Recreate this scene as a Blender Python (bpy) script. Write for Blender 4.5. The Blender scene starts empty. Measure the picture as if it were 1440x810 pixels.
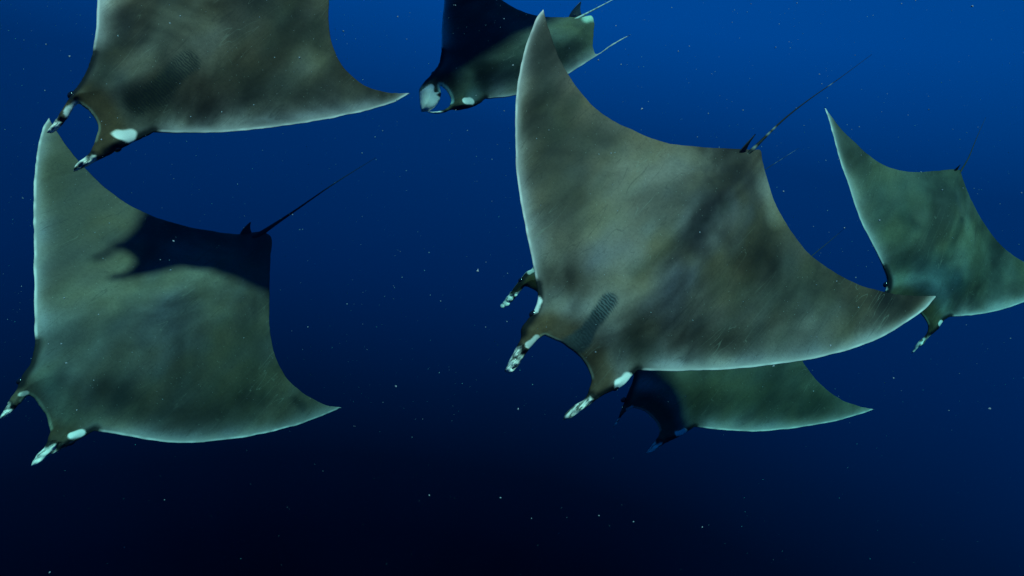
import bpy, math, random
import numpy as np
from mathutils import Vector, Matrix
from mathutils.geometry import delaunay_2d_cdt

scene = bpy.context.scene
col = scene.collection

# ------------------------------------------------------------------ camera
F = 858.0                      # focal length in photo pixels (1440 wide)
cam_data = bpy.data.cameras.new("camera")
cam_data.sensor_width = 36.0
cam_data.lens = 36.0 * F / 1440.0
cam_data.clip_start = 0.05
cam_data.clip_end = 2000.0
cam = bpy.data.objects.new("camera", cam_data)
col.objects.link(cam)
PITCH = math.radians(-12.0)
CAM_R = Matrix.Rotation(math.radians(90.0) + PITCH, 3, 'X')
cam.matrix_world = CAM_R.to_4x4()
scene.camera = cam
CR = np.array(CAM_R)           # camera space -> world (camera sits at the origin)

# ------------------------------------------------------------------ open water light (world)
world = bpy.data.worlds.new("World")
scene.world = world
world.use_nodes = True
nt = world.node_tree
nt.nodes.clear()
w_out = nt.nodes.new("ShaderNodeOutputWorld")
w_bg = nt.nodes.new("ShaderNodeBackground")
w_tc = nt.nodes.new("ShaderNodeTexCoord")
w_dot = nt.nodes.new("ShaderNodeVectorMath"); w_dot.operation = 'DOT_PRODUCT'
ax = Vector((0.17, 0.0, 1.0)).normalized()     # brighter towards the surface, a little to one side
w_dot.inputs[1].default_value = ax
w_noise = nt.nodes.new("ShaderNodeTexNoise")
w_noise.inputs["Scale"].default_value = 1.6
w_noise.inputs["Detail"].default_value = 2.0
w_mad = nt.nodes.new("ShaderNodeMath"); w_mad.operation = 'MULTIPLY_ADD'
w_mad.inputs[1].default_value = 0.05
w_map = nt.nodes.new("ShaderNodeMapRange")
w_map.inputs["From Min"].default_value = -0.70
w_map.inputs["From Max"].default_value = 0.60
w_ramp = nt.nodes.new("ShaderNodeValToRGB")
WATER = [(-0.60, (0.0, 0.0003, 0.0016)), (-0.55, (0.0, 0.0008, 0.0046)), (-0.46, (0.0, 0.0029, 0.0150)),
         (-0.36, (0.0, 0.0078, 0.044)), (-0.19, (0.0, 0.0180, 0.108)), (0.07, (0.0, 0.0330, 0.185)),
         (0.25, (0.0, 0.0700, 0.37)), (0.34, (0.0, 0.078, 0.40))]
els = w_ramp.color_ramp.elements
for i, (p, c) in enumerate(WATER):
    q = (p + 0.70) / 1.30
    e = els[i] if i < 2 else els.new(q)
    e.position = q
    e.color = (*c, 1)
w_ramp.color_ramp.interpolation = 'EASE'
w_ramp.color_ramp.interpolation = 'LINEAR'
nt.links.new(w_tc.outputs["Generated"], w_dot.inputs[0])
nt.links.new(w_tc.outputs["Generated"], w_noise.inputs["Vector"])
nt.links.new(w_noise.outputs["Fac"], w_mad.inputs[0])
nt.links.new(w_dot.outputs["Value"], w_mad.inputs[2])
nt.links.new(w_mad.outputs[0], w_map.inputs["Value"])
nt.links.new(w_map.outputs["Result"], w_ramp.inputs["Fac"])
nt.links.new(w_ramp.outputs["Color"], w_bg.inputs["Color"])
w_bg.inputs["Strength"].default_value = 1.0
nt.links.new(w_bg.outputs["Background"], w_out.inputs["Surface"])

# ------------------------------------------------------------------ sun, from high above and behind the camera
TO_SUN_CAM = Vector((0.22, 0.72, 0.68)).normalized()      # camera space (x right, y up, z towards viewer)
to_sun = CAM_R @ TO_SUN_CAM
sun_data = bpy.data.lights.new("sun", 'SUN')
sun_data.energy = 4.6
sun_data.angle = math.radians(4.5)
sun_data.color = (1.0, 0.95, 0.88)
sun = bpy.data.objects.new("sun", sun_data)
sun.rotation_euler = (-to_sun).to_track_quat('-Z', 'Y').to_euler()
sun.location = to_sun * 30
col.objects.link(sun)

scene.view_settings.view_transform = 'Standard'
scene.view_settings.look = 'None'
scene.view_settings.exposure = 0.0
scene.view_settings.gamma = 1.0
scene.cycles.volume_bounces = 0
scene.cycles.max_bounces = 4

# ------------------------------------------------------------------ helpers
def catmull(P, n):
    """resample a polyline through P smoothly at n points, uniform in arc length"""
    P = np.asarray(P, float)
    if len(P) == 2:
        t = np.linspace(0, 1, n)[:, None]
        return P[0] * (1 - t) + P[1] * t
    Q = np.vstack([2 * P[0] - P[1], P, 2 * P[-1] - P[-2]])
    out = []
    for i in range(1, len(Q) - 2):
        p0, p1, p2, p3 = Q[i - 1], Q[i], Q[i + 1], Q[i + 2]
        # centripetal parametrisation
        t0 = 0; t1 = t0 + max(np.linalg.norm(p1 - p0), 1e-6) ** .5
        t2 = t1 + max(np.linalg.norm(p2 - p1), 1e-6) ** .5
        t3 = t2 + max(np.linalg.norm(p3 - p2), 1e-6) ** .5
        t = np.linspace(t1, t2, 14, endpoint=False)[:, None]
        a1 = (t1 - t) / (t1 - t0) * p0 + (t - t0) / (t1 - t0) * p1
        a2 = (t2 - t) / (t2 - t1) * p1 + (t - t1) / (t2 - t1) * p2
        a3 = (t3 - t) / (t3 - t2) * p2 + (t - t2) / (t3 - t2) * p3
        b1 = (t2 - t) / (t2 - t0) * a1 + (t - t0) / (t2 - t0) * a2
        b2 = (t3 - t) / (t3 - t1) * a2 + (t - t1) / (t3 - t1) * a3
        out.append((t2 - t) / (t2 - t1) * b1 + (t - t1) / (t2 - t1) * b2)
    out = np.vstack(out + [P[-1:]])
    s = np.r_[0, np.cumsum(np.linalg.norm(np.diff(out, axis=0), axis=1))]
    q = np.linspace(0, s[-1], n)
    return np.stack([np.interp(q, s, out[:, k]) for k in range(P.shape[1])], 1)

def seg_dist(P, A, closed=False):
    """distance of points P (n,2) to polyline A (m,2), and arc fraction of the nearest place"""
    B = np.vstack([A, A[:1]]) if closed else A
    a, b = B[:-1], B[1:]
    d = b - a
    L2 = np.maximum((d ** 2).sum(1), 1e-12)
    best = np.full(len(P), 1e9); arg = np.zeros(len(P))
    cum = np.r_[0, np.cumsum(np.sqrt(L2))]
    for i in range(0, len(P), 2000):
        p = P[i:i + 2000]
        t = np.clip(((p[:, None, :] - a[None]) * d[None]).sum(2) / L2[None], 0, 1)
        q = a[None] + t[..., None] * d[None]
        D = np.linalg.norm(p[:, None, :] - q, axis=2)
        k = D.argmin(1)
        best[i:i + 2000] = D[np.arange(len(p)), k]
        arg[i:i + 2000] = (cum[k] + t[np.arange(len(p)), k] * np.sqrt(L2[k])) / cum[-1]
    return best, arg

def sm(x, a, b):
    t = np.clip((x - a) / (b - a), 0, 1)
    return t * t * (3 - 2 * t)

def mix(c, m, target):
    m = np.clip(m, 0, 1)[:, None]
    return c * (1 - m) + np.asarray(target)[None] * m

# ------------------------------------------------------------------ materials
def N(tree, kind, **kw):
    n = tree.nodes.new(kind)
    for k, v in kw.items():
        n.inputs[k].default_value = v
    return n

def skin_material(name, seed, mottle_dapple=1.0, warm=(1, 1, 1)):
    m = bpy.data.materials.new(name); m.use_nodes = True
    t = m.node_tree; L = t.links
    b = t.nodes["Principled BSDF"]
    b.inputs["Roughness"].default_value = 0.52
    b.inputs["Specular IOR Level"].default_value = 0.09
    at = t.nodes.new("ShaderNodeAttribute"); at.attribute_name = "marking_dapple"
    msk = t.nodes.new("ShaderNodeAttribute"); msk.attribute_name = "mask"      # x: how mottled, y: hatch mark, z: streaks
    sep = t.nodes.new("ShaderNodeSeparateXYZ"); L.new(msk.outputs["Vector"], sep.inputs[0])
    tc = t.nodes.new("ShaderNodeTexCoord")
    mp = t.nodes.new("ShaderNodeMapping"); mp.inputs["Location"].default_value = (seed * 3.1, seed * 1.7, seed)
    mp.inputs["Scale"].default_value = (1.15, 0.62, 0.9)
    mp.inputs["Rotation"].default_value = (0, 0, 0.25)
    L.new(tc.outputs["Object"], mp.inputs["Vector"])
    def noise(scale, detail, rough, vec=None, dist=0.0):
        n = N(t, "ShaderNodeTexNoise", Scale=scale, Detail=detail, Roughness=rough, Distortion=dist)
        L.new((vec or tc.outputs["Object"]), n.inputs["Vector"]); return n
    def rng(sock, a, b2, lo, hi):
        r = N(t, "ShaderNodeMapRange"); r.interpolation_type = 'SMOOTHSTEP'
        r.inputs["From Min"].default_value = a; r.inputs["From Max"].default_value = b2
        r.inputs["To Min"].default_value = lo; r.inputs["To Max"].default_value = hi
        L.new(sock, r.inputs["Value"]); return r.outputs["Result"]
    def math_(op, a, b2):
        n = t.nodes.new("ShaderNodeMath"); n.operation = op
        for i, v in enumerate((a, b2)):
            if isinstance(v, (int, float)): n.inputs[i].default_value = v
            else: L.new(v, n.inputs[i])
        return n.outputs[0]
    def mixc(fac, a, b2, mode='MIX'):
        n = t.nodes.new("ShaderNodeMix"); n.data_type = 'RGBA'; n.blend_type = mode
        for s, v in ((n.inputs["Factor"], fac), (n.inputs["A"], a), (n.inputs["B"], b2)):
            if isinstance(v, (int, float)): s.default_value = v
            elif isinstance(v, tuple): s.default_value = (*v, 1)
            else: L.new(v, s)
        return n.outputs["Result"]
    # cloudy mottling over the back: dappled sunlight painted into the skin
    big = noise(2.1, 3.0, 0.55, mp.outputs["Vector"], 0.6)
    mid = noise(6.5, 4.0, 0.6, mp.outputs["Vector"], 0.3)
    fine = noise(60, 3.0, 0.6)
    f1 = rng(big.outputs["Fac"], 0.30, 0.68, 1.0 - 0.50 * mottle_dapple, 1.0 + 0.50 * mottle_dapple)
    f2 = rng(mid.outputs["Fac"], 0.28, 0.72, 1.0 - 0.09 * mottle_dapple, 1.0 + 0.09 * mottle_dapple)
    f3 = rng(fine.outputs["Fac"], 0.25, 0.75, 0.90, 1.10)
    f = math_('MULTIPLY', math_('MULTIPLY', f1, f2), f3)
    f = math_('ADD', 1.0, math_('MULTIPLY', math_('SUBTRACT', f, 1.0), sep.outputs["X"]))
    comb = t.nodes.new("ShaderNodeCombineColor")
    for i in range(3): L.new(f, comb.inputs[i])
    c = mixc(1.0, at.outputs["Color"], comb.outputs["Color"], 'MULTIPLY')
    # faint violet / ochre sheen patches
    hue = noise(3.4, 2.0, 0.5, mp.outputs["Vector"])
    tint = t.nodes.new("ShaderNodeValToRGB")
    e = tint.color_ramp.elements
    e[0].position = 0.34; e[0].color = (0.96, 1.0, 1.12, 1)
    e[1].position = 0.66; e[1].color = (1.06, 1.0, 0.84, 1)
    L.new(hue.outputs["Fac"], tint.inputs["Fac"])
    c = mixc(sep.outputs["X"], c, mixc(1.0, c, tint.outputs["Color"], 'MULTIPLY'))
    # dusting of dark pores and pale nicks
    vor = N(t, "ShaderNodeTexVoronoi", Scale=36.0); L.new(tc.outputs["Object"], vor.inputs["Vector"])
    nick = math_('LESS_THAN', vor.outputs["Distance"], 0.055)
    pick = math_('GREATER_THAN', noise(4.0, 1.0, 0.5).outputs["Fac"], 0.43)
    nick = math_('MULTIPLY', math_('MULTIPLY', nick, pick), math_('MULTIPLY', sep.outputs["X"], 0.55))
    c = mixc(nick, c, (0.42, 0.43, 0.36))
    vor2 = N(t, "ShaderNodeTexVoronoi", Scale=85.0); L.new(tc.outputs["Object"], vor2.inputs["Vector"])
    pore = math_('MULTIPLY', math_('LESS_THAN', vor2.outputs["Distance"], 0.20), math_('MULTIPLY', sep.outputs["X"], 0.30))
    c = mixc(pore, c, (0.02, 0.022, 0.02))
    # long thin scratches
    smap = t.nodes.new("ShaderNodeMapping"); smap.inputs["Scale"].default_value = (9.0, 0.9, 2.0)
    smap.inputs["Rotation"].default_value = (0, 0, 0.7 + 0.4 * seed)
    L.new(tc.outputs["Object"], smap.inputs["Vector"])
    sc_n = noise(3.0, 4.0, 0.7, smap.outputs["Vector"], 1.0)
    scr = math_('MULTIPLY', rng(sc_n.outputs["Fac"], 0.62, 0.74, 0.0, 0.07), sep.outputs["X"])
    c = mixc(scr, c, (0.035, 0.037, 0.03))
    # thin scars
    l_n = noise(2.2, 1.5, 0.45, smap.outputs["Vector"], 0.4)
    l_a = math_('ABSOLUTE', math_('SUBTRACT', l_n.outputs["Fac"], 0.47), 0.0)
    l_m = rng(noise(2.7, 1.0, 0.5, mp.outputs["Vector"]).outputs["Fac"], 0.50, 0.62, 0.0, 0.34)
    c = mixc(math_('MULTIPLY', math_('MULTIPLY', rng(l_a, 0.0, 0.007, 1.0, 0.0), l_m), sep.outputs["X"]), c, (0.24, 0.22, 0.17))
    l_b = math_('ABSOLUTE', math_('SUBTRACT', l_n.outputs["Fac"], 0.56), 0.0)
    c = mixc(math_('MULTIPLY', math_('MULTIPLY', rng(l_b, 0.0, 0.010, 1.0, 0.0), 0.30), sep.outputs["X"]), c, (0.02, 0.02, 0.017))
    # comb-like hatching inside marked patches
    wv = N(t, "ShaderNodeTexWave", Scale=22.0, Distortion=4.5, Detail=1.0)
    wv.bands_direction = 'Y'
    wv.inputs["Detail Scale"].default_value = 2.0
    L.new(tc.outputs["Object"], wv.inputs["Vector"])
    hat = math_('MULTIPLY', rng(wv.outputs["Fac"], 0.35, 0.7, 0.0, 0.8), sep.outputs["Y"])
    c = mixc(hat, c, (0.018, 0.02, 0.02))
    # streaks along the horns
    fmap = t.nodes.new("ShaderNodeMapping"); fmap.inputs["Scale"].default_value = (46.0, 9.0, 30.0)
    L.new(tc.outputs["Object"], fmap.inputs["Vector"])
    st = noise(1.0, 3.0, 0.65, fmap.outputs["Vector"], 0.6)
    stf = math_('MULTIPLY', rng(st.outputs["Fac"], 0.47, 0.60, 0.0, 0.9), sep.outputs["Z"])
    c = mixc(stf, c, (0.03, 0.032, 0.022))
    c = mixc(1.0, c, tuple(warm), 'MULTIPLY')
    L.new(c, b.inputs["Base Color"])
    rr = rng(mid.outputs["Fac"], 0.3, 0.7, 0.50, 0.66); L.new(rr, b.inputs["Roughness"])
    bump = N(t, "ShaderNodeBump", Strength=0.22, Distance=0.004)
    bn = noise(140, 3.0, 0.6)
    add = math_('ADD', math_('MULTIPLY', bn.outputs["Fac"], 0.6), math_('MULTIPLY', mid.outputs["Fac"], 0.5))
    L.new(add, bump.inputs["Height"]); L.new(bump.outputs["Normal"], b.inputs["Normal"])
    return m

def simple_material(name, color, rough, spec=0.5):
    m = bpy.data.materials.new(name); m.use_nodes = True
    t = m.node_tree
    b = t.nodes["Principled BSDF"]
    n = N(t, "ShaderNodeTexNoise", Scale=25.0, Detail=2.0)
    r = t.nodes.new("ShaderNodeValToRGB")
    r.color_ramp.elements[0].color = (*[c * 0.8 for c in color], 1)
    r.color_ramp.elements[1].color = (*[min(1, c * 1.2) for c in color], 1)
    t.links.new(n.outputs["Fac"], r.inputs["Fac"])
    t.links.new(r.outputs["Color"], b.inputs["Base Color"])
    b.inputs["Roughness"].default_value = rough
    b.inputs["Specular IOR Level"].default_value = spec
    return m

M_EYE = simple_material("eye_black", (0.006, 0.006, 0.008), 0.12, 0.5)
M_SNOW = simple_material("drifting_particles", (0.27, 0.31, 0.33), 0.9, 0.1)

SKIN = np.array((0.092, 0.064, 0.046))
PALE = (0.58, 0.49, 0.46)
RIM = (0.88, 0.76, 0.69)
BROW = (0.086, 0.054, 0.030)
BAND = (0.205, 0.178, 0.165)
BLACK = (0.010, 0.011, 0.010)
WHITE = (0.92, 0.83, 0.74)
BELLY = (0.62, 0.63, 0.60)

# ------------------------------------------------------------------ the devil ray builder
def build_ray(spec):
    pxray = lambda p: np.array([(p[0] - 720.0) / F, (405.0 - p[1]) / F, -1.0])
    mouth = spec['RM'][0]; tailb = spec['TR'][0]
    cpx = (np.array(mouth) + np.array(tailb)) / 2
    c = pxray(cpx) * spec['depth']
    toc = -c / np.linalg.norm(c)               # towards the viewer
    bpx = np.array([mouth[0] - tailb[0], tailb[1] - mouth[1], 0.0])
    bax = bpx - toc * (toc @ bpx); bax /= np.linalg.norm(bax)      # swimming direction seen face-on
    sax = np.cross(bax, toc)
    def frame(roll):
        pi_, ro = math.radians(spec['pitch']), math.radians(roll)
        m = toc * math.cos(pi_) - bax * math.sin(pi_)
        return m * math.cos(ro) + sax * math.sin(ro)
    def tips(roll):
        m = frame(roll)
        f_ = lambda p: pxray(p) * ((m @ c) / (m @ pxray(p))) - c
        vv = f_(mouth) - f_(tailb); vv /= np.linalg.norm(vv); uu = np.cross(vv, m)
        return f_(spec['LT'][0]) @ uu, f_(spec['RT'][-1]) @ uu
    if 'roll' in spec: roll = spec['roll']
    else:
        best = None
        for rr_ in np.arange(-30, 30.1, 0.5):
            a_, b_ = tips(rr_)
            e_ = abs(abs(a_) * spec.get('ratio', 1.0) - abs(b_))
            if best is None or e_ < best[0]: best = (e_, rr_)
        roll = best[1]
    n = frame(roll)
    def on_plane(p, h=0.0):
        d = pxray(p)
        return d * ((n @ c + h) / (n @ d))
    v = on_plane(mouth) - on_plane(tailb)
    v -= n * (n @ v); v /= np.linalg.norm(v)
    u = np.cross(v, n)
    tl = on_plane(spec['LT'][0]) - c
    sL = np.sign(tl @ u)                       # which side the traced left wing is on
    bl, br = spec['bend']
    bl1, br1 = spec.get('dihedral', (0, 0))
    half = spec.get('half', 1.25)
    vm = (on_plane(mouth) - c) @ v
    def lift(uu, vv):
        a = np.where(uu * sL > 0, bl, br)
        a1 = np.where(uu * sL > 0, bl1, br1)
        x = np.minimum(np.abs(uu) / half, 1.5)
        x1 = np.maximum(x - 0.22, 0)
        w = a * x1 ** 2 * 1.5 + a1 * x1
        w = w - 0.05 * np.clip(-vv / 0.8, 0, 2) ** 2          # tail end sinks a little
        w = w - spec.get('nod', 0.25) * np.clip(vv - vm + 0.05, 0, 0.6) ** 1.5 * 1.4   # horns droop
        return w
    def to_local(p, h=0.0):
        """pixel -> local (u, v, w) on the ray's own bent surface"""
        d = pxray(p); w = h
        for _ in range(40):
            q = d * ((n @ c + w) / (n @ d)) - c
            uu, vv = q @ u, q @ v
            w = 0.5 * w + 0.5 * (float(lift(np.array(uu), np.array(vv))) + h)
        return np.array([uu, vv, w])
    loc = lambda pts: np.array([to_local(p)[:2] for p in pts])
    S = {k: loc(spec[k]) for k in ('LT', 'LF', 'LM', 'RM', 'RF', 'RT', 'TL', 'TR')}
    S['LF'] = np.vstack([S['LT'][-1:], S['LF']]); S['LM'] = np.vstack([S['LF'][-1:], S['LM'], S['RM'][:1]])
    S['RF'] = np.vstack([S['RM'][-1:], S['RF']]); S['RT'] = np.vstack([S['RF'][-1:], S['RT']])
    S['TR'] = np.vstack([S['TR'], S['RT'][-1:]]); S['TL'] = np.vstack([S['TL'], S['LT'][:1]])
    cnt = dict(LT=121, LF=70, LM=60, RM=60, RF=70, RT=121, TR=150, TL=150)
    R = {k: catmull(S[k], cnt[k]) for k in S}
    rag = np.random.default_rng(int(spec['seed']*10))
    # outline runs tipL -> head -> tipR, back along TR reversed to the tail, TL to tipL
    out = np.vstack([R['LT'][:-1], R['LF'][:-1], R['LM'][:-1], R['RM'][:-1], R['RF'][:-1], R['RT'][:-1],
                     R['TR'][::-1][:-1], R['TL'][:-1]])
    # tiny nicks along the edge
    nrm = np.roll(out, -1, 0) - np.roll(out, 1, 0)
    nrm = np.stack([nrm[:, 1], -nrm[:, 0]], 1); nrm /= np.linalg.norm(nrm, axis=1)[:, None] + 1e-9
    jit = rag.normal(0, 1, len(out)); jit = np.convolve(np.r_[jit[-2:], jit, jit[:2]], [.1, .2, .4, .2, .1], 'valid')
    out = out + nrm * (jit * 0.0016 + 0.0009 * np.sin(np.arange(len(out)) * 0.31 + 2 * np.sin(np.arange(len(out)) * 0.07)))[:, None]
    area = 0.5 * np.sum(out[:, 0] * np.roll(out[:, 1], -1) - np.roll(out[:, 0], -1) * out[:, 1])
    inward = nrm * (-1 if area > 0 else 1)
    pts = [out]
    # rings following the edge
    for d0 in (0.003, 0.008, 0.016):
        q = out + inward * d0
        dd, _ = seg_dist(q, out, True)
        q = q[dd > d0 * 0.93]
        pts.append(q)
    lo, hi = out.min(0), out.max(0)
    sp = spec.get('spacing', 0.017)
    gx = np.arange(lo[0], hi[0], sp); gy = np.arange(lo[1], hi[1], sp * 0.87)
    G = np.array([(x + (0.5 * sp if j % 2 else 0), y) for j, y in enumerate(gy) for x in gx])
    # point in polygon
    a, b2 = out, np.roll(out, -1, 0)
    ins = np.zeros(len(G), bool)
    for (x0, y0), (x1, y1) in zip(a, b2):
        if y0 == y1: continue
        cond = ((y0 > G[:, 1]) != (y1 > G[:, 1]))
        ins ^= cond & (G[:, 0] < (x1 - x0) * (G[:, 1] - y0) / (y1 - y0) + x0)
    G = G[ins]
    dd, _ = seg_dist(G, out, True)
    G = G[dd > 0.022]
    pts.append(G)
    fine_c = [to_local(p)[:2] for p in spec['eyes']] + [0.5 * (to_local(w_[0])[:2] + to_local(w_[1])[:2]) for w_ in spec.get('white', [])]
    for cc in fine_c:
        g_ = np.array([(cc[0] + i_ * 0.006 + (0.003 if j_ % 2 else 0), cc[1] + j_ * 0.0052) for i_ in range(-14, 15) for j_ in range(-16, 17)])
        d_ , _ = seg_dist(g_, out, True)
        in_ = np.zeros(len(g_), bool)
        for (x0, y0), (x1, y1) in zip(a, b2):
            if y0 == y1: continue
            cond = ((y0 > g_[:, 1]) != (y1 > g_[:, 1]))
            in_ ^= cond & (g_[:, 0] < (x1 - x0) * (g_[:, 1] - y0) / (y1 - y0) + x0)
        pts.append(g_[in_ & (d_ > 0.0195)])
    P = np.vstack(pts)
    ne = len(out)
    res = delaunay_2d_cdt([Vector(p) for p in P], [], [list(range(ne))], 1, 1e-5)
    V = np.array([(p.x, p.y) for p in res[0]])
    T = [tuple(f) for f in res[2]]
    d, _ = seg_dist(V, out, True)
    edge = d < 1e-5
    U, W = V[:, 0], V[:, 1]
    # --- thickness from the distance to the outline
    bw = spec.get('body', 0.36)
    vrel = np.clip((W - W.min()) / (vm - W.min() + 1e-6), 0, 1.2)      # 0 at the rear, 1 at the mouth
    H = 0.120 * np.exp(-(np.abs(U) / bw) ** 2.0) * (0.35 + 0.65 * sm(vrel, 0.0, 0.55)) * (1 - 0.25 * sm(vrel, 0.75, 1.1))
    H = H + 0.024 * np.clip(1 - np.abs(U) / (half * 1.05), 0, 1) + 0.005
    dl_, _ = seg_dist(V, np.vstack([R['TL'][::-1], R['TR']]))
    D0 = 0.26
    x = np.clip(d / D0, 0, 1)
    prof = np.sqrt(np.clip(1 - (1 - x) ** 2, 0, 1))
    prof *= 0.45 + 0.55 * sm(dl_, 0.0, 0.30)
    h = H * prof
    dm0, _ = seg_dist(V, np.vstack([R['LM'][-27:], R['RM'][:27]]))
    h = h * (0.42 + 0.58 * sm(dm0, 0.0, 0.22))
    # rolled skin of the horns: lengthwise folds
    for seq, inner in ((R['LF'], R['LM']), (R['RF'][::-1], R['RM'][::-1])):
        tip = seq[-1]; corner = inner[int(len(inner) * spec.get('corner', 0.5))]
        axis = corner - tip; Lf = np.linalg.norm(axis); axis = axis / Lf
        al = (V - tip) @ axis / Lf; lt = (V - tip) @ np.array([-axis[1], axis[0]])
        on = (al < 0.95) * (np.abs(lt) < 0.14) * (W > corner[1] - 0.02)
        h = h * (1 + spec.get('fold', 1) * on * (0.38 * np.sin(lt * 210 + 5 * al) + 0.22 * np.sin(al * 21 + lt * 60)))
    # spine ridge, head brow, bulging eye sockets
    eyes = [to_local(p)[:2] for p in spec['eyes']]
    for ey in eyes:
        g = np.exp(-((U - ey[0]) ** 2 + (W - ey[1]) ** 2) / 0.045 ** 2)
        h = h + 0.022 * g * sm(d, 0, 0.03)
    ridge = 0.012 * np.exp(-(U / 0.05) ** 2) * sm(d, 0.02, 0.2) * sm(-W, -0.45, 0.2)
    base = lift(U, W)
    wob = 0.010 * np.sin(3.1 * U + 1.3 * spec['seed']) * np.sin(2.7 * W + spec['seed']) * sm(d, 0, 0.2)
    dwing = np.minimum(seg_dist(V, R['LT'][::3])[0], seg_dist(V, R['RT'][::3])[0])
    flat = 0.30 + 0.70 * sm(dwing, 0.0, 0.30)            # leading edges: flat above, rounded below
    ridge = ridge * sm(dwing, 0.02, 0.15)
    top = base + h * flat + ridge * (~edge) + wob
    bot = base - h * (0.85 + 0.5 * (1 - flat)) + wob
    for e_i in np.where(edge)[0]:
        top[e_i] = base[e_i]
    # --- markings (skin colours, with sun dapple, shade and water haze painted in)
    cT = np.tile(SKIN, (len(V), 1)); mot = np.ones(len(V)); hat = np.zeros(len(V)); stk = np.zeros(len(V))
    dLT, aL = seg_dist(V, R['LT'][::3] if len(R['LT']) % 3 == 1 else R['LT']); dRT, aR = seg_dist(V, R['RT'][::3] if len(R['RT']) % 3 == 1 else R['RT'])
    dw = np.minimum(dLT, dRT)
    lm = np.where(dLT < dRT, 1 - aL, aR)           # 0 at the wing root, 1 at the tip
    # band behind the mouth
    nm = max(int(60 * spec.get('mouth_frac', 0.45)), 3)
    arc = np.vstack([R['LM'][-nm:], R['RM'][:nm]])
    dm, _ = seg_dist(V, arc)
    head = np.exp(-(np.abs(U) / 0.42) ** 4)
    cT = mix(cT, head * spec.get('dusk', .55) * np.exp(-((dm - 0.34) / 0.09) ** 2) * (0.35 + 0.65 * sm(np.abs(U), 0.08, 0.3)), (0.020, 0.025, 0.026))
    cT = mix(cT, head * 0.75 * np.exp(-((dm - 0.185) / 0.065) ** 2), BAND)
    cT = mix(cT, 0.92 * (1 - sm(dm, 0.075, 0.15)), BROW)
    lipc, lipk, lipw = spec.get('lip', ((0.30, 0.28, 0.21), .85, .018))
    cT = mix(cT, lipk * (1 - sm(dm, lipw * .3, lipw)), lipc)
    for (p0, p1, wpx, colr, k, soft, hz) in spec.get('strokes', []):  # real marks, plus soft blotches of dappled sunlight painted on the back
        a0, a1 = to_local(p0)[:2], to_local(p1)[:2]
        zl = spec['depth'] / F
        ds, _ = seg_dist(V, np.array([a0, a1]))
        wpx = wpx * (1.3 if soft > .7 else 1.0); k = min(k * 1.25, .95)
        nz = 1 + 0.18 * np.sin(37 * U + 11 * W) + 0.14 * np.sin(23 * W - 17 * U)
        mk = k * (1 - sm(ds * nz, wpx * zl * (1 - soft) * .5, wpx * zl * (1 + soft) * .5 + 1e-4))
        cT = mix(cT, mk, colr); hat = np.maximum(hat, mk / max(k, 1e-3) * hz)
    tintv = np.array(spec.get('tint', (1, 1, 1)))
    cT = cT * tintv[None]  # per-ray tone; farther rays get the water's teal haze painted in
    # pale leading edges
    cT = mix(cT, (0.18 + spec.get('pale', 0.62)) * np.exp(-(dw / ((0.036 + 0.020 * np.sin(6 * lm + spec['seed']) ** 2 + 0.012 * (dRT < dLT)) * (1 - 0.45 * lm))) ** 1.2) * (1.0 - 0.25 * lm) * sm(lm, -0.02, 0.10), PALE)
    kn = rag.uniform(0.15, 1.0, 90); kl = rag.uniform(0.3, 1.0, 12)
    al_ = np.where(dLT < dRT, aL, 1 + aR) * 0.5
    rimn = np.interp(al_, np.linspace(0, 1, 90), kn) * np.interp(al_, np.linspace(0, 1, 12), kl) ** 0.5
    cT = mix(cT, rimn * (1 - sm(dw, 0.004, 0.017)), RIM)
    mot = np.minimum(mot, sm(dw, 0.0, 0.05))
    # black round the eye sockets
    oL, _ = seg_dist(V, R['LF'][:40]); oR, _ = seg_dist(V, R['RF'][30:])
    oe = np.minimum(oL, oR)
    cT = mix(cT, 0.97 * (1 - sm(oe, 0.016, 0.042)), BLACK)
    mot = np.minimum(mot, sm(oe, 0.02, 0.06))
    # horns: black at the joint, streaky white towards the tip
    for side, seq in (('L', R['LF']), ('R', R['RF'][::-1])):
        tip = seq[-1]
        inner = (R['LM'] if side == 'L' else R['RM'][::-1])
        corner = inner[int(len(inner) * spec.get('corner', 0.5))]
        axis = corner - tip; Lf = np.linalg.norm(axis); axis = axis / Lf
        al = (V - tip) @ axis / Lf                        # 0 tip, 1 joint
        lat = np.abs((V - tip) @ np.array([-axis[1], axis[0]]))
        near = (al < 1.05) * (lat < 0.14) * (W > corner[1] - 0.02)
        cT = mix(cT, near * 0.95 * sm(al, 1.05, 0.85), BLACK)
        wh = near * (1 - sm(al + 0.10 * np.sin(lat * 120), 0.66, 0.80))
        cT = mix(cT, wh * 0.95, (0.86, 0.76, 0.66))
        stk = np.maximum(stk, wh * spec.get('streak', 1)); mot = np.minimum(mot, 1 - near * sm(al, 1.05, 0.85))
    for (p0, p1, wpx, k) in spec.get('white', []):
        a0, a1 = to_local(p0)[:2], to_local(p1)[:2]
        zl = spec['depth'] / F
        ds, _ = seg_dist(V, np.array([a0, a1]))
        nz = 1 + 0.16 * np.sin(61 * U + 17 * W + spec['seed']) + 0.10 * np.sin(97 * W - 41 * U)
        mk = k * (1 - sm(ds * nz, wpx * zl * .34, wpx * zl * .56))
        cT = mix(cT, mk, WHITE); mot = np.minimum(mot, 1 - mk); stk = stk * (1 - mk); hat = hat * (1 - mk)
    cB = np.tile(np.array(BELLY), (len(V), 1))
    cB = mix(cB, (1 - sm(d, 0.0, 0.03)) * 0.4, (0.2, 0.2, 0.18))
    # --- assemble: upper and lower skins share the edge
    verts = [tuple(p) for p in np.c_[V, top]]
    cols = [tuple(q) for q in cT]; mask = [(mot[i], hat[i], stk[i]) for i in range(len(V))]
    idx = {}
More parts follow.
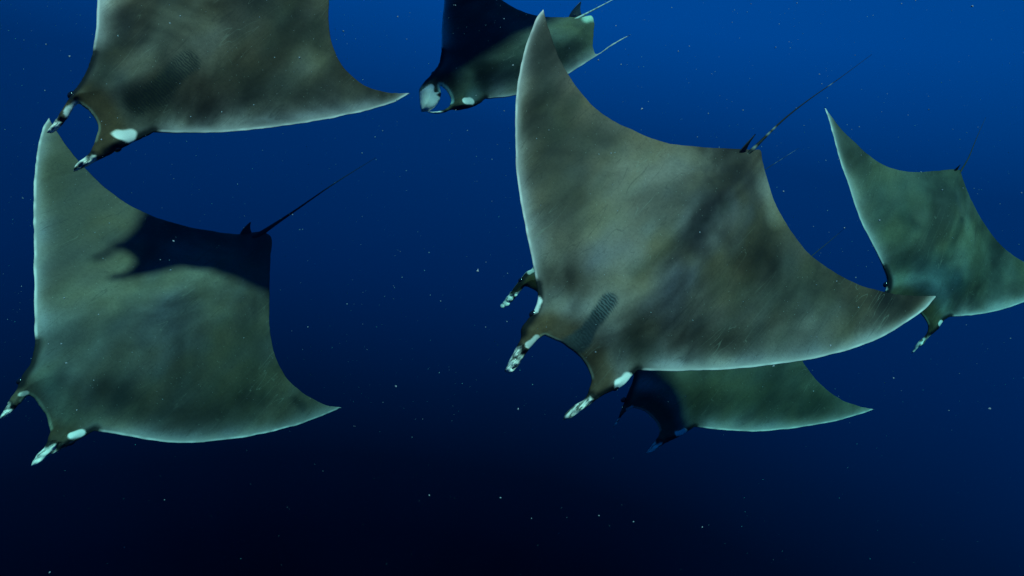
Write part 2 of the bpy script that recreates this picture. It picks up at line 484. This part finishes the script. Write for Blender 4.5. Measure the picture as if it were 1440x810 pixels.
    for i in range(len(V)):
        if edge[i]: idx[i] = i
        else:
            idx[i] = len(verts); verts.append((U[i], W[i], bot[i])); cols.append(tuple(cB[i])); mask.append((0.3, 0, 0))
    faces = []
    for f in T:
        (x0, y0), (x1, y1), (x2, y2) = V[f[0]], V[f[1]], V[f[2]]
        if (x1 - x0) * (y2 - y0) - (x2 - x0) * (y1 - y0) < 0: f = f[::-1]
        faces.append(f); faces.append(tuple(idx[i] for i in f[::-1]))
    # --- whip tail (rooted inside the body)
    tp = spec['tail']
    tl3 = np.array([to_local(p) for p in tp])
    tl3[:, 2] += np.linspace(0.012, spec.get('tail_lift', 0.05), len(tl3))
    root = tl3[0] + (tl3[0] - tl3[1]) / np.linalg.norm(tl3[1] - tl3[0]) * 0.16; root[2] = float(lift(root[0], root[1])) + 0.004
    C3 = catmull(np.vstack([root, tl3]), 46)
    r0 = spec.get('tail_r', 0.013)
    ring = 8; s0 = len(verts)
    for i, p in enumerate(C3):
        tng = C3[min(i + 1, 45)] - C3[max(i - 1, 0)]; tng /= np.linalg.norm(tng)
        e1 = np.cross(tng, (0, 0, 1.0)); e1 /= np.linalg.norm(e1); e2 = np.cross(e1, tng)
        rr = r0 * (1.7 * math.exp(-i / 6.0) + 1.0 - 0.86 * i / 45)
        sp_ = spec.get('tail_white', 0.0) if rag.random() < spec.get('fleck', 0.25) else 0
        for k in range(ring):
            th = 2 * math.pi * k / ring
            verts.append(tuple(p + rr * (math.cos(th) * e1 + math.sin(th) * e2)))
            cols.append(tuple(np.array(spec.get('tail_col', (0.035, 0.036, 0.03))) * (1 - sp_) + np.array((.6, .6, .55)) * sp_)); mask.append((0.3, 0, 0))
    for i in range(45):
        for k in range(ring):
            k2 = (k + 1) % ring
            faces.append((s0 + i * ring + k, s0 + (i + 1) * ring + k, s0 + (i + 1) * ring + k2, s0 + i * ring + k2))
    faces.append(tuple(s0 + 45 * ring + k for k in range(ring)))
    # --- small dorsal fin at the tail root: a swept blade with an aerofoil section
    q0, q1 = to_local(spec['dorsal'][0]), to_local(spec['dorsal'][1])
    hf = spec.get('dorsal_h', 0.11)
    ap = to_local(spec['dorsal'][2], hf)
    s1 = len(verts); nu, nv = 9, 7
    ch = q1 - q0; side = np.cross(ch, (0, 0, 1.0)); side /= np.linalg.norm(side) + 1e-9
    for sgn in (1, -1):
        for j in range(nv):
            tt = j / (nv - 1)
            a_ = (q0 - [0, 0, 0.03]) * (1 - tt) + ap * tt
            b_ = (q1 - [0, 0, 0.03]) * (1 - tt) + (ap + 0.10 * ch) * tt
            bow = 0.16 * math.sin(math.pi * tt) * np.linalg.norm(ch)
            fw = (q0 - q1) / (np.linalg.norm(q0 - q1) + 1e-9)
            for i in range(nu):
                ss = i / (nu - 1)
                p = a_ * (1 - ss) + b_ * ss + fw * bow * (1 - ss * .4)
                th = 0.014 * (1 - 0.8 * tt) * math.sqrt(ss + 1e-6) * (1 - ss) * 2.6
                verts.append(tuple(p + sgn * side * th))
                cols.append(tuple(np.array(spec.get('dorsal_col', (0.06, 0.06, 0.05))) * (1 - .0 * tt))); mask.append((0.4, 0, 0))
    for sg in range(2):
        o = s1 + sg * nu * nv
        for j in range(nv - 1):
            for i in range(nu - 1):
                f = (o + j * nu + i, o + j * nu + i + 1, o + (j + 1) * nu + i + 1, o + (j + 1) * nu + i)
                faces.append(f if sg == 0 else f[::-1])
    me = bpy.data.meshes.new("devil_ray_body")
    me.from_pydata([tuple(map(float, p)) for p in verts], [], [tuple(int(i) for i in f) for f in faces])
    ca = me.attributes.new("marking_dapple", 'FLOAT_COLOR', 'POINT')
    ca.data.foreach_set("color", np.c_[np.array(cols), np.ones(len(cols))].astype(np.float32).ravel())
    va = me.attributes.new("mask", 'FLOAT_VECTOR', 'POINT')
    va.data.foreach_set("vector", np.array(mask, dtype=np.float32).ravel())
    me.shade_smooth()
    me.materials.append(skin_material("ray_skin", spec['seed'], spec.get('mottle_dapple', 1.0)))
    root_o = bpy.data.objects.new("devil_ray", None)
    root_o.empty_display_size = 0.2
    Rm = np.stack([u, v, n], 1)                 # local -> camera
    Mw = CR @ Rm
    m4 = Matrix(Mw.tolist()).to_4x4(); m4.translation = Vector(CR @ c)
    root_o.matrix_world = m4
    col.objects.link(root_o)
    root_o["label"] = spec['label']; root_o["category"] = "ray"; root_o["group"] = "devil rays swimming in a school"
    body = bpy.data.objects.new("body", me); body.parent = root_o; col.objects.link(body)
    # eyes: dark domes in the side of the head, under the brow
    for ey, px in zip(eyes, spec['eyes']):
        mb = bpy.data.meshes.get("eye_ball")
        if mb is None:
            import bmesh
            bm = bmesh.new(); bmesh.ops.create_uvsphere(bm, u_segments=16, v_segments=10, radius=1.0)
            mb = bpy.data.meshes.new("eye_ball"); bm.to_mesh(mb); bm.free(); mb.materials.append(M_EYE); mb.shade_smooth()
        eo = bpy.data.objects.new("eye", mb); eo.parent = root_o
        eo.location = (ey[0], ey[1], float(lift(ey[0], ey[1])) - 0.006)
        eo.scale = (0.018, 0.024, 0.020)
        col.objects.link(eo)
    tipL, tipR = to_local(spec['LT'][0]), to_local(spec['RT'][-1])
    print(spec['key'], 'roll', roll, 'n', n.round(2), 'len', round(float(np.linalg.norm(to_local(mouth) - to_local(tailb))), 2),
          'tipL', tipL.round(2), 'tipR', tipR.round(2), 'mouth', to_local(mouth).round(2), 'tail', to_local(tailb).round(2), 'verts', len(verts))
    return root_o

RAYS = []
DK = (0.011, 0.013, 0.011)
DARKOLIVE = (0.026, 0.027, 0.020)
LIGHT = (0.195, 0.148, 0.112)
BLUEGREY = (0.045, 0.055, 0.056)

# big ray in the middle of the school
RAYS.append(dict(key='D', seed=1.0, mottle_dapple=1.35, tint=(1.0,.98,.95), depth=3.3, pitch=25, bend=(0.08, 0.04), dihedral=(0.0, 0.0),
    LT=[(764,13),(755.5,24),(742,56),(733,89),(727,124),(724.5,166),(724.5,207),(727,250),(735,300),(745,350),(755,400)],
    LF=[(756,415),(753,431),(743,448),(734,460),(731,478),(724,491),(718,503),(709,522)],
    LM=[(717,525),(728,515),(743,493),(757,477),(765,472),(779,478)],
    RM=[(794,485),(813,500),(826,517),(831,533),(828,549),(822,561),(809,569),(797,580),(791,591)],
    RF=[(804,587),(821,576),(840,561),(860,550),(877,542),(888,529),(897,521)],
    RT=[(950,522),(1000,521),(1043,518),(1086,513),(1130,507),(1168,499),(1207,488),(1242,473),(1276,453),(1298,437),(1318,416)],
    TR=[(1056,211),(1069,211),(1072,227),(1078,249),(1086,275),(1099,303),(1117,331),(1138,357),(1160,374),(1181,387),(1207,400),(1233,408),(1262,414),(1290,416)],
    TL=[(1056,211),(1034,209),(987,207),(951,203),(921,196),(886,181),(856,166),(833,148),(812,124),(797,101),(785,77),(776,55),(769,33)],
    tail_r=0.0062, tail=[(1060,208),(1098,171),(1134,142.5),(1170,117.5),(1218,82)], tail_white=0.3, fleck=.12, tail_col=(.014,.015,.013),
    dorsal=[(1036,222),(1054,208),(1061,190)], eyes=[(750,441),(866,544)], corner=0.45,
    strokes=[((1015,255),(960,335),95,DARKOLIVE,.38,1,0), ((1125,400),(1070,345),95,DK,.55,1,0), ((1072,245),(1088,300),26,LIGHT,.45,.9,0),  # soft blotches paint dapple, and light falling off to rear and wing tip
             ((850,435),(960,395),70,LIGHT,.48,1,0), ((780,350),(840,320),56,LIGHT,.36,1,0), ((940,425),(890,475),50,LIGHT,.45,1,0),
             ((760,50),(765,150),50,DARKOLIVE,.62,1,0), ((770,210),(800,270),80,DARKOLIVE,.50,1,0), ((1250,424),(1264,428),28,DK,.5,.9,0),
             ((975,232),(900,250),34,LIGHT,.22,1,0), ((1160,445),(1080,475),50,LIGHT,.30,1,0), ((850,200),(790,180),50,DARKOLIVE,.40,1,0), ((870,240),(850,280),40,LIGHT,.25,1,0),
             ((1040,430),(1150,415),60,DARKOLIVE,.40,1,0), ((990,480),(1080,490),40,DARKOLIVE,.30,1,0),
             ((835,368),(870,362),34,(.115,.10,.118),.5,1,0), ((925,425),(930,395),40,(.12,.105,.125),.5,1,0), ((975,330),(1000,310),50,(.085,.075,.09),.5,1,0),  # violet sheen painted in as colour
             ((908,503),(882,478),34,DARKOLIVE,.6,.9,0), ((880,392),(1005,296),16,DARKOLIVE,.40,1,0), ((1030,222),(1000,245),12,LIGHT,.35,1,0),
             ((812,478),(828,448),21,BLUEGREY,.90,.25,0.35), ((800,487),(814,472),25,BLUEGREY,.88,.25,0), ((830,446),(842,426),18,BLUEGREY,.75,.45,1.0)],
    white=[((742,485),(754,477),9,.8),((750,436),(756,424),13,.95),((868,540),(884,531),14,.97)],
    label="largest devil ray, brown-olive back with hatched grey patch on its head, amid the school"))

# left ray whose rear lies in shade
RAYS.append(dict(key='B', seed=2.3, depth=3.80, pitch=22, bend=(-0.22, -0.22), dusk=.8,
    LT=[(69,165.5),(61,178),(54,203),(50.5,226),(48,257),(47,292),(47.5,340),(48,407),(48.5,460),(50,482)],
    LF=[(46,500),(41,514),(32,527),(23.5,546),(13.6,562),(5,578),(-1,589)],
    LM=[(7,588),(19,577),(28,568),(39,556),(46,559)],
    RM=[(53,566),(62,580),(68,594),(70,608),(64,626),(51,641),(44,655)],
    RF=[(54,653),(69,641),(89,631),(108,620),(121,612),(133,606)],
    RT=[(167,611),(200,617.5),(247,623),(293,621),(360,612),(420,597),(453,585),(480,573)],
    TR=[(370,325),(381,333),(380,367),(379,420),(380,467),(387,500),(400,527),(420,548),(440,561),(460,570)],
    TL=[(370,325),(333,329),(293,324),(253,316),(213,303),(180,287),(147,263),(120,237),(100,213),(83,190)],
    tail=[(374,324),(413,298),(467,261),(525,225)], tail_r=0.009, tail_col=(0.012,0.013,0.012),
    dorsal=[(338,331),(357,326),(351,313)], dorsal_h=0.09, eyes=[(30,535),(100,621)], corner=0.42,
    strokes=[((113,503),(215,402),15,DARKOLIVE,.55,.8,0), ((150,560),(175,590),50,DK,.55,1,0), ((95,490),(70,545),36,(.022,.027,.028),.6,1,0), ((60,530),(95,590),16,(.16,.17,.155),.35,1,0),
             ((130,480),(250,410),80,LIGHT,.42,1,0), ((90,240),(75,330),60,DARKOLIVE,.35,1,0), ((250,570),(330,590),50,DARKOLIVE,.35,1,0), ((350,480),(360,540),50,DARKOLIVE,.35,1,0), ((215,450),(240,470),50,(.10,.085,.10),.4,1,0), ((290,520),(330,560),70,DARKOLIVE,.30,1,0), ((415,563),(425,572),10,DK,.5,.9,0)],
    white=[((99,613),(113,610),9,.97),((28,556),(36,554),6,.5)], pale=.42, tint=(.80,.93,.92), mottle_dapple=.9,
    label="devil ray with its rear and tail in black shade, wing tip behind another ray's horns"))

# ray cut by the top edge of the photo
RAYS.append(dict(key='A', seed=3.7, depth=3.45, pitch=22, bend=(-0.16, -0.18), dusk=.85,
    LT=[(160,-290),(152,-275),(146,-250),(140,-195),(138,-110),(138,-50),(137,0),(135,39),(130,76)],
    LF=[(123,96),(115,112),(105,127),(95,141),(84,160),(73,176),(65,187)],
    LM=[(72,188),(82,181),(94,168),(104,151),(110,146),(119,151)],
    RM=[(127,158),(134,168),(138,178),(136,191),(131,205),(124,217),(107,232),(103,241)],
    RF=[(115,237),(133,228),(153,218),(176,206),(202,193),(216,186.5)],
    RT=[(250,187),(304,187),(351,183),(409,176),(468,166),(518,155),(553,144),(577,131)],
    TR=[(462,-128),(472,-120),(469,-75),(465,-35),(463,0),(462,31),(466,58),(476,84),(491,103),(511,119),(534,128),(557,131)],
    TL=[(462,-128),(425,-126),(385,-132),(345,-138),(305,-152),(272,-168),(239,-192),(212,-218),(192,-242),(175,-265)],
    tail=[(467,-130),(505,-157),(560,-195),(620,-235)], dorsal=[(430,-122),(449,-127),(443,-142)], eyes=[(101,133),(165,208)], corner=0.42,
    strokes=[((196,155),(268,102),24,(.030,.033,.026),.80,.45,0.9), ((245,30),(215,85),46,DK,.60,1,0), ((170,45),(150,95),36,DK,.55,1,0), ((150,115),(190,130),26,DK,.60,1,0),
             ((275,60),(330,25),60,LIGHT,.40,1,0), ((200,110),(195,100),26,LIGHT,.35,1,0), ((400,50),(440,60),60,DARKOLIVE,.6,1,0),
             ((355,130),(420,115),50,DARKOLIVE,.5,1,0), ((440,100),(490,120),40,LIGHT,.35,1,0), ((365,10),(420,0),50,DARKOLIVE,.5,1,0), ((240,175),(190,165),20,DARKOLIVE,.5,1,0)],
    white=[((169,192),(183,192),15,1.0),((98,160),(108,152),12,.75)], pale=.55, mottle_dapple=1.5, tint=(.70,.71,.66),
    label="dark mottled devil ray with bright white eye spot, above the ray with shaded rear"))

# open-mouthed ray at the back
RAYS.append(dict(key='C', seed=4.4, depth=5.4, pitch=20, roll=12, streak=0, fold=0, lip=((.85,.85,.8),.95,.034), bend=(0.1, -0.1), nod=0.1, dusk=.6,
    LT=[(637,-116),(632,-108),(629,-90),(627,-60),(626,-25),(625,0),(622.5,25),(621,50),(621,72)],
    LF=[(617,90),(607,104),(596,116),(590,125),(590,140),(592,157)],
    LM=[(600,157),(611,151),(618,141),(620,130),(619,121),(624,124)],
    RM=[(628,128),(632,134),(634,143),(631,150),(622,155),(612,157),(601,157.5)],
    RF=[(611,160),(624,159),(634,154.5),(645,155),(660,152),(672,147),(683,139)],
    RT=[(700,137.5),(722,135),(760,124),(799,104),(815,94),(835,81.5),(860,65),(888,48)],
    TR=[(821,23),(832,22.5),(835.5,32),(834.5,50),(834,66),(838,76),(860,62.5),(875,54)],
    TL=[(821,23),(800,24),(770,24),(747,20),(730,14),(715,6),(703,-2),(690,-16),(675,-37),(655,-68),(643,-100)],
    tail=[(820,22),(842,11),(866,-1),(890,-12)], fleck=.6, tail_r=0.008, tail_col=(0.22,0.23,0.2), tail_white=0.6,
    dorsal=[(800,25),(820,20),(815.5,3)], dorsal_col=(0.3,0.31,0.28), eyes=[(610,103),(648,150)], corner=0.5, mouth_frac=.3,
    strokes=[((690,60),(655,95),70,DK,.55,1,0), ((650,20),(640,70),50,DK,.5,1,0), ((735,70),(725,100),40,LIGHT,.25,1,0), ((823,29),(831,27),11,(.5,.45,.36),.9,.6,0), ((650,118),(652,124),16,LIGHT,.5,1,0)],  # soft dark strokes paint shade over the left wing, light ones sunlight beside it
    white=[((653,143),(663,145),8,1.0),((604,128),(610,146),13,.9)], pale=.55, tint=(.70,1.05,1.02),
    label="devil ray with its white mouth wide open, one wing tip curled up edge-on"))

# right-hand ray, wing cut by the frame
RAYS.append(dict(key='E', seed=5.2, depth=5.0, pitch=22, bend=(-0.15, -0.12), dusk=.8,
    LT=[(1158.5,148.5),(1167,174),(1179,219),(1194,263),(1209,308),(1226,342),(1243,376)],
    LF=[(1246,384),(1248,394),(1245,408),(1241,420),(1240,434),(1240,448)],
    LM=[(1245,446),(1250,436),(1256,428),(1264,425)],
    RM=[(1278,429),(1295,442),(1303,453),(1305,464),(1300,473),(1290,482),(1282,497)],
    RF=[(1289,491),(1297,485),(1306,474),(1316,466),(1323,457),(1328,450),(1336,445.5)],
    RT=[(1357,444),(1378,442),(1399,438),(1420,432),(1440,425),(1470,412),(1505,390),(1538,360)],
    TR=[(1350,239),(1354,252),(1362,273),(1377,303),(1396.5,332),(1416,352),(1440,368),(1475,376),(1510,372)],
    TL=[(1350,239),(1337.6,238),(1318,240),(1288,242),(1263.5,239),(1244,232.6),(1224,220),(1204,202),(1184.5,183),(1170,165)],
    tail=[(1351,239),(1358.6,224),(1368,198),(1380,168)], tail_r=0.006,
    dorsal=[(1341,244),(1350,240),(1350,232)], dorsal_h=0.06, eyes=[(1246,400),(1318,460)], corner=0.45,
    strokes=[((1316,366),(1337,314),9,DK,.85,.7,0), ((1265,308),(1276,322),13,DK,.8,.8,0), ((1330,255),(1300,270),50,DARKOLIVE,.45,1,0), ((1230,330),(1260,345),50,LIGHT,.3,1,0), ((1320,395),(1300,385),40,(.04,.05,.052),.5,1,0),
             ((1390,330),(1370,380),50,DARKOLIVE,.4,1,0), ((1345,330),(1335,360),26,LIGHT,.4,1,0), ((1215,260),(1250,290),40,DARKOLIVE,.35,1,0)],
    white=[((1243,403),(1244,406),7,.9),((1320,456),(1322,453),6,.9)], pale=.75, mottle_dapple=1.2, tint=(.80,1.08,1.04),
    label="green-grey devil ray with thin dark slash on its back, behind largest ray's wing tip"))

# lower ray, partly under the big one
RAYS.append(dict(key='F', seed=6.1, depth=4.78, pitch=22, bend=(-0.2, -0.2), dusk=.3,
    LT=[(905,297),(899,305),(894,325),(890,365),(889,425),(890,480),(892,512)],
    LF=[(891,530),(884,550),(876,570),(869,588),(860,604)],
    LM=[(866,597),(878,581),(888,574),(901,576)],
    RM=[(909,580),(917,587),(925,598),(927,611),(919,623),(908,638)],
    RF=[(922,633),(936,623),(957,613),(966,607),(977,600.5)],
    RT=[(1015,604.6),(1050,607),(1088,605.4),(1132,600),(1172.5,593),(1205,584),(1229,576)],
    TR=[(1106,392),(1118,398),(1117,440),(1121,480),(1129,508),(1137.5,521),(1149,535),(1167,551.5),(1187,564),(1207.5,571)],
    TL=[(1106,392),(1072,400),(1045,400),(1015,397),(987,388),(963,371),(944,352),(930,336),(917,317)],
    tail=[(1108,391),(1142,359),(1162,342),(1185,322)], tail_r=0.006, dorsal=[(1085,398),(1099,394),(1096,382)], eyes=[(877,562),(945,614)], corner=0.42,
    strokes=[((1080,560),(1050,580),40,DARKOLIVE,.4,1,0), ((1130,575),(1150,570),26,DARKOLIVE,.5,1,0)],
    white=[((951,610),(961,606),8,.8),((882,576),(888,572),5,.4)], pale=.5, tint=(.68,.95,.90), mottle_dapple=.8,
    label="devil ray with blackened head half hidden beneath the largest ray's lower wing"))

# ray almost wholly behind the big one
RAYS.append(dict(key='G', seed=7.5, depth=5.25, pitch=22, bend=(-0.1, -0.1),
    LT=[(800,140),(790,152),(779,185),(769,240),(762,300),(757,345),(752,374)],
    LF=[(748,379),(740,383),(730,395),(719,410),(711,421),(703,433)],
    LM=[(710,430),(723,420),(731,411),(738,403),(746,405)],
    RM=[(757,412),(767,421),(772,431),(769,440),(761,450),(757,457)],
    RF=[(768,456),(780,448),(792,440),(803,432)],
    RT=[(840,440),(880,447),(920,450),(960,444),(1000,428)],
    TR=[(985,292),(990,300),(975,330),(965,360),(962,390),(970,410)],
    TL=[(985,292),(970,288),(935,284),(905,270),(880,250),(860,225),(840,195),(820,165)],
    tail=[(987,291),(1030,264),(1074,236),(1118,207)], tail_r=0.007, tail_white=0.3, dorsal=[(962,293),(976,291),(974,280)], eyes=[(733,394),(786,442)], corner=0.45,
    strokes=[], white=[((726,414),(731,411),8,.85),((744,383),(749,380),6,.6)], tint=(.8,1.0,.85),
    label="devil ray of which one horn and brow peek out behind the largest ray's head"))

built = {s['key']: build_ray(s) for s in RAYS}

# unseen eighth ray, added above the picture to shade the open-mouthed ray
src = built['B']
up = src.copy(); col.objects.link(up)
for ch in src.children:
    k_ = ch.copy(); k_.parent = up; col.objects.link(k_)
corner_shadow = np.array([(724 - 720) / F, (405 + 216) / F, -1.0]) * 5.4
corner_at = corner_shadow + np.array(TO_SUN_CAM) * 1.5
off = np.array(src.matrix_basis.to_3x3()) @ np.array((-0.06, -1.08, -0.1))
print('up', CR @ corner_at, off)
up.location = Vector(CR @ corner_at - off)
up["label"] = "unseen devil ray added above the open-mouthed ray to throw its shadow on that ray"

# ------------------------------------------------------------------ drifting specks in the water
rs = random.Random(11)
sv, sf = [], []
for i in range(6500):
    zz = rs.uniform(0.9, 9.0) ** 1.0
    x = rs.uniform(-1.0, 1.0) * zz; y = (0.58 - 1.2 * rs.random() ** 1.7) * zz
    if y / zz < -0.22 and rs.random() < 0.8: continue
    r = 0.00062 * (1 + 3.6 * rs.random() ** 7) * (0.6 + 0.22 * zz)
    p = CR @ np.array((x, y, -zz))
    b0 = len(sv)
    ax_ = [Vector((rs.gauss(0, 1), rs.gauss(0, 1), rs.gauss(0, 1))).normalized() for _ in range(1)][0]
    e1 = ax_.orthogonal().normalized(); e2 = ax_.cross(e1)
    for dv, kx in ((ax_, rs.uniform(.7, 1.8)), (-ax_, rs.uniform(.7, 1.5)), (e1, rs.uniform(.6, 1.2)), (-e1, rs.uniform(.6, 1.2)), (e2, rs.uniform(.6, 1.2)), (-e2, rs.uniform(.6, 1.2))):
        sv.append(tuple(p + np.array(dv) * r * kx))
    for f in ((0, 2, 4), (0, 4, 3), (0, 3, 5), (0, 5, 2), (1, 4, 2), (1, 3, 4), (1, 5, 3), (1, 2, 5)):
        sf.append(tuple(b0 + k for k in f))
me = bpy.data.meshes.new("marine_snow"); me.from_pydata([tuple(map(float, p)) for p in sv], [], sf); me.materials.append(M_SNOW)
o = bpy.data.objects.new("marine_snow", me); col.objects.link(o)
o["kind"] = "stuff"; o["label"] = "pale specks of plankton drifting in the blue water"; o["category"] = "plankton"

# ------------------------------------------------------------------ the water itself, a clear volume that swallows red light
X, Y0, Y1, Z0, Z1 = 9.0, -1.5, 11.0, -7.5, 3.6
hv = [(x, y, z) for x in (-X, X) for y in (Y0, Y1) for z in (Z0, Z1)]
hf = [(0, 1, 3, 2), (4, 6, 7, 5), (0, 4, 5, 1), (2, 3, 7, 6), (0, 2, 6, 4), (1, 5, 7, 3)]
me = bpy.data.meshes.new("haze"); me.from_pydata(hv, [], hf)
hm = bpy.data.materials.new("sea_water"); hm.use_nodes = True
t = hm.node_tree; t.nodes.clear()
ho = t.nodes.new("ShaderNodeOutputMaterial"); pv = t.nodes.new("ShaderNodeVolumePrincipled")
pv.inputs["Density"].default_value = 0.20
pv.inputs["Color"].default_value = (0.0, 0.0012, 0.007, 1)
pv.inputs["Absorption Color"].default_value = (0.07, 0.82, 0.78, 1)
t.links.new(pv.outputs["Volume"], ho.inputs["Volume"])
me.materials.append(hm)
o = bpy.data.objects.new("haze", me); col.objects.link(o)
o["kind"] = "stuff"; o["label"] = "clear deep blue sea water round the school"; o["category"] = "water"
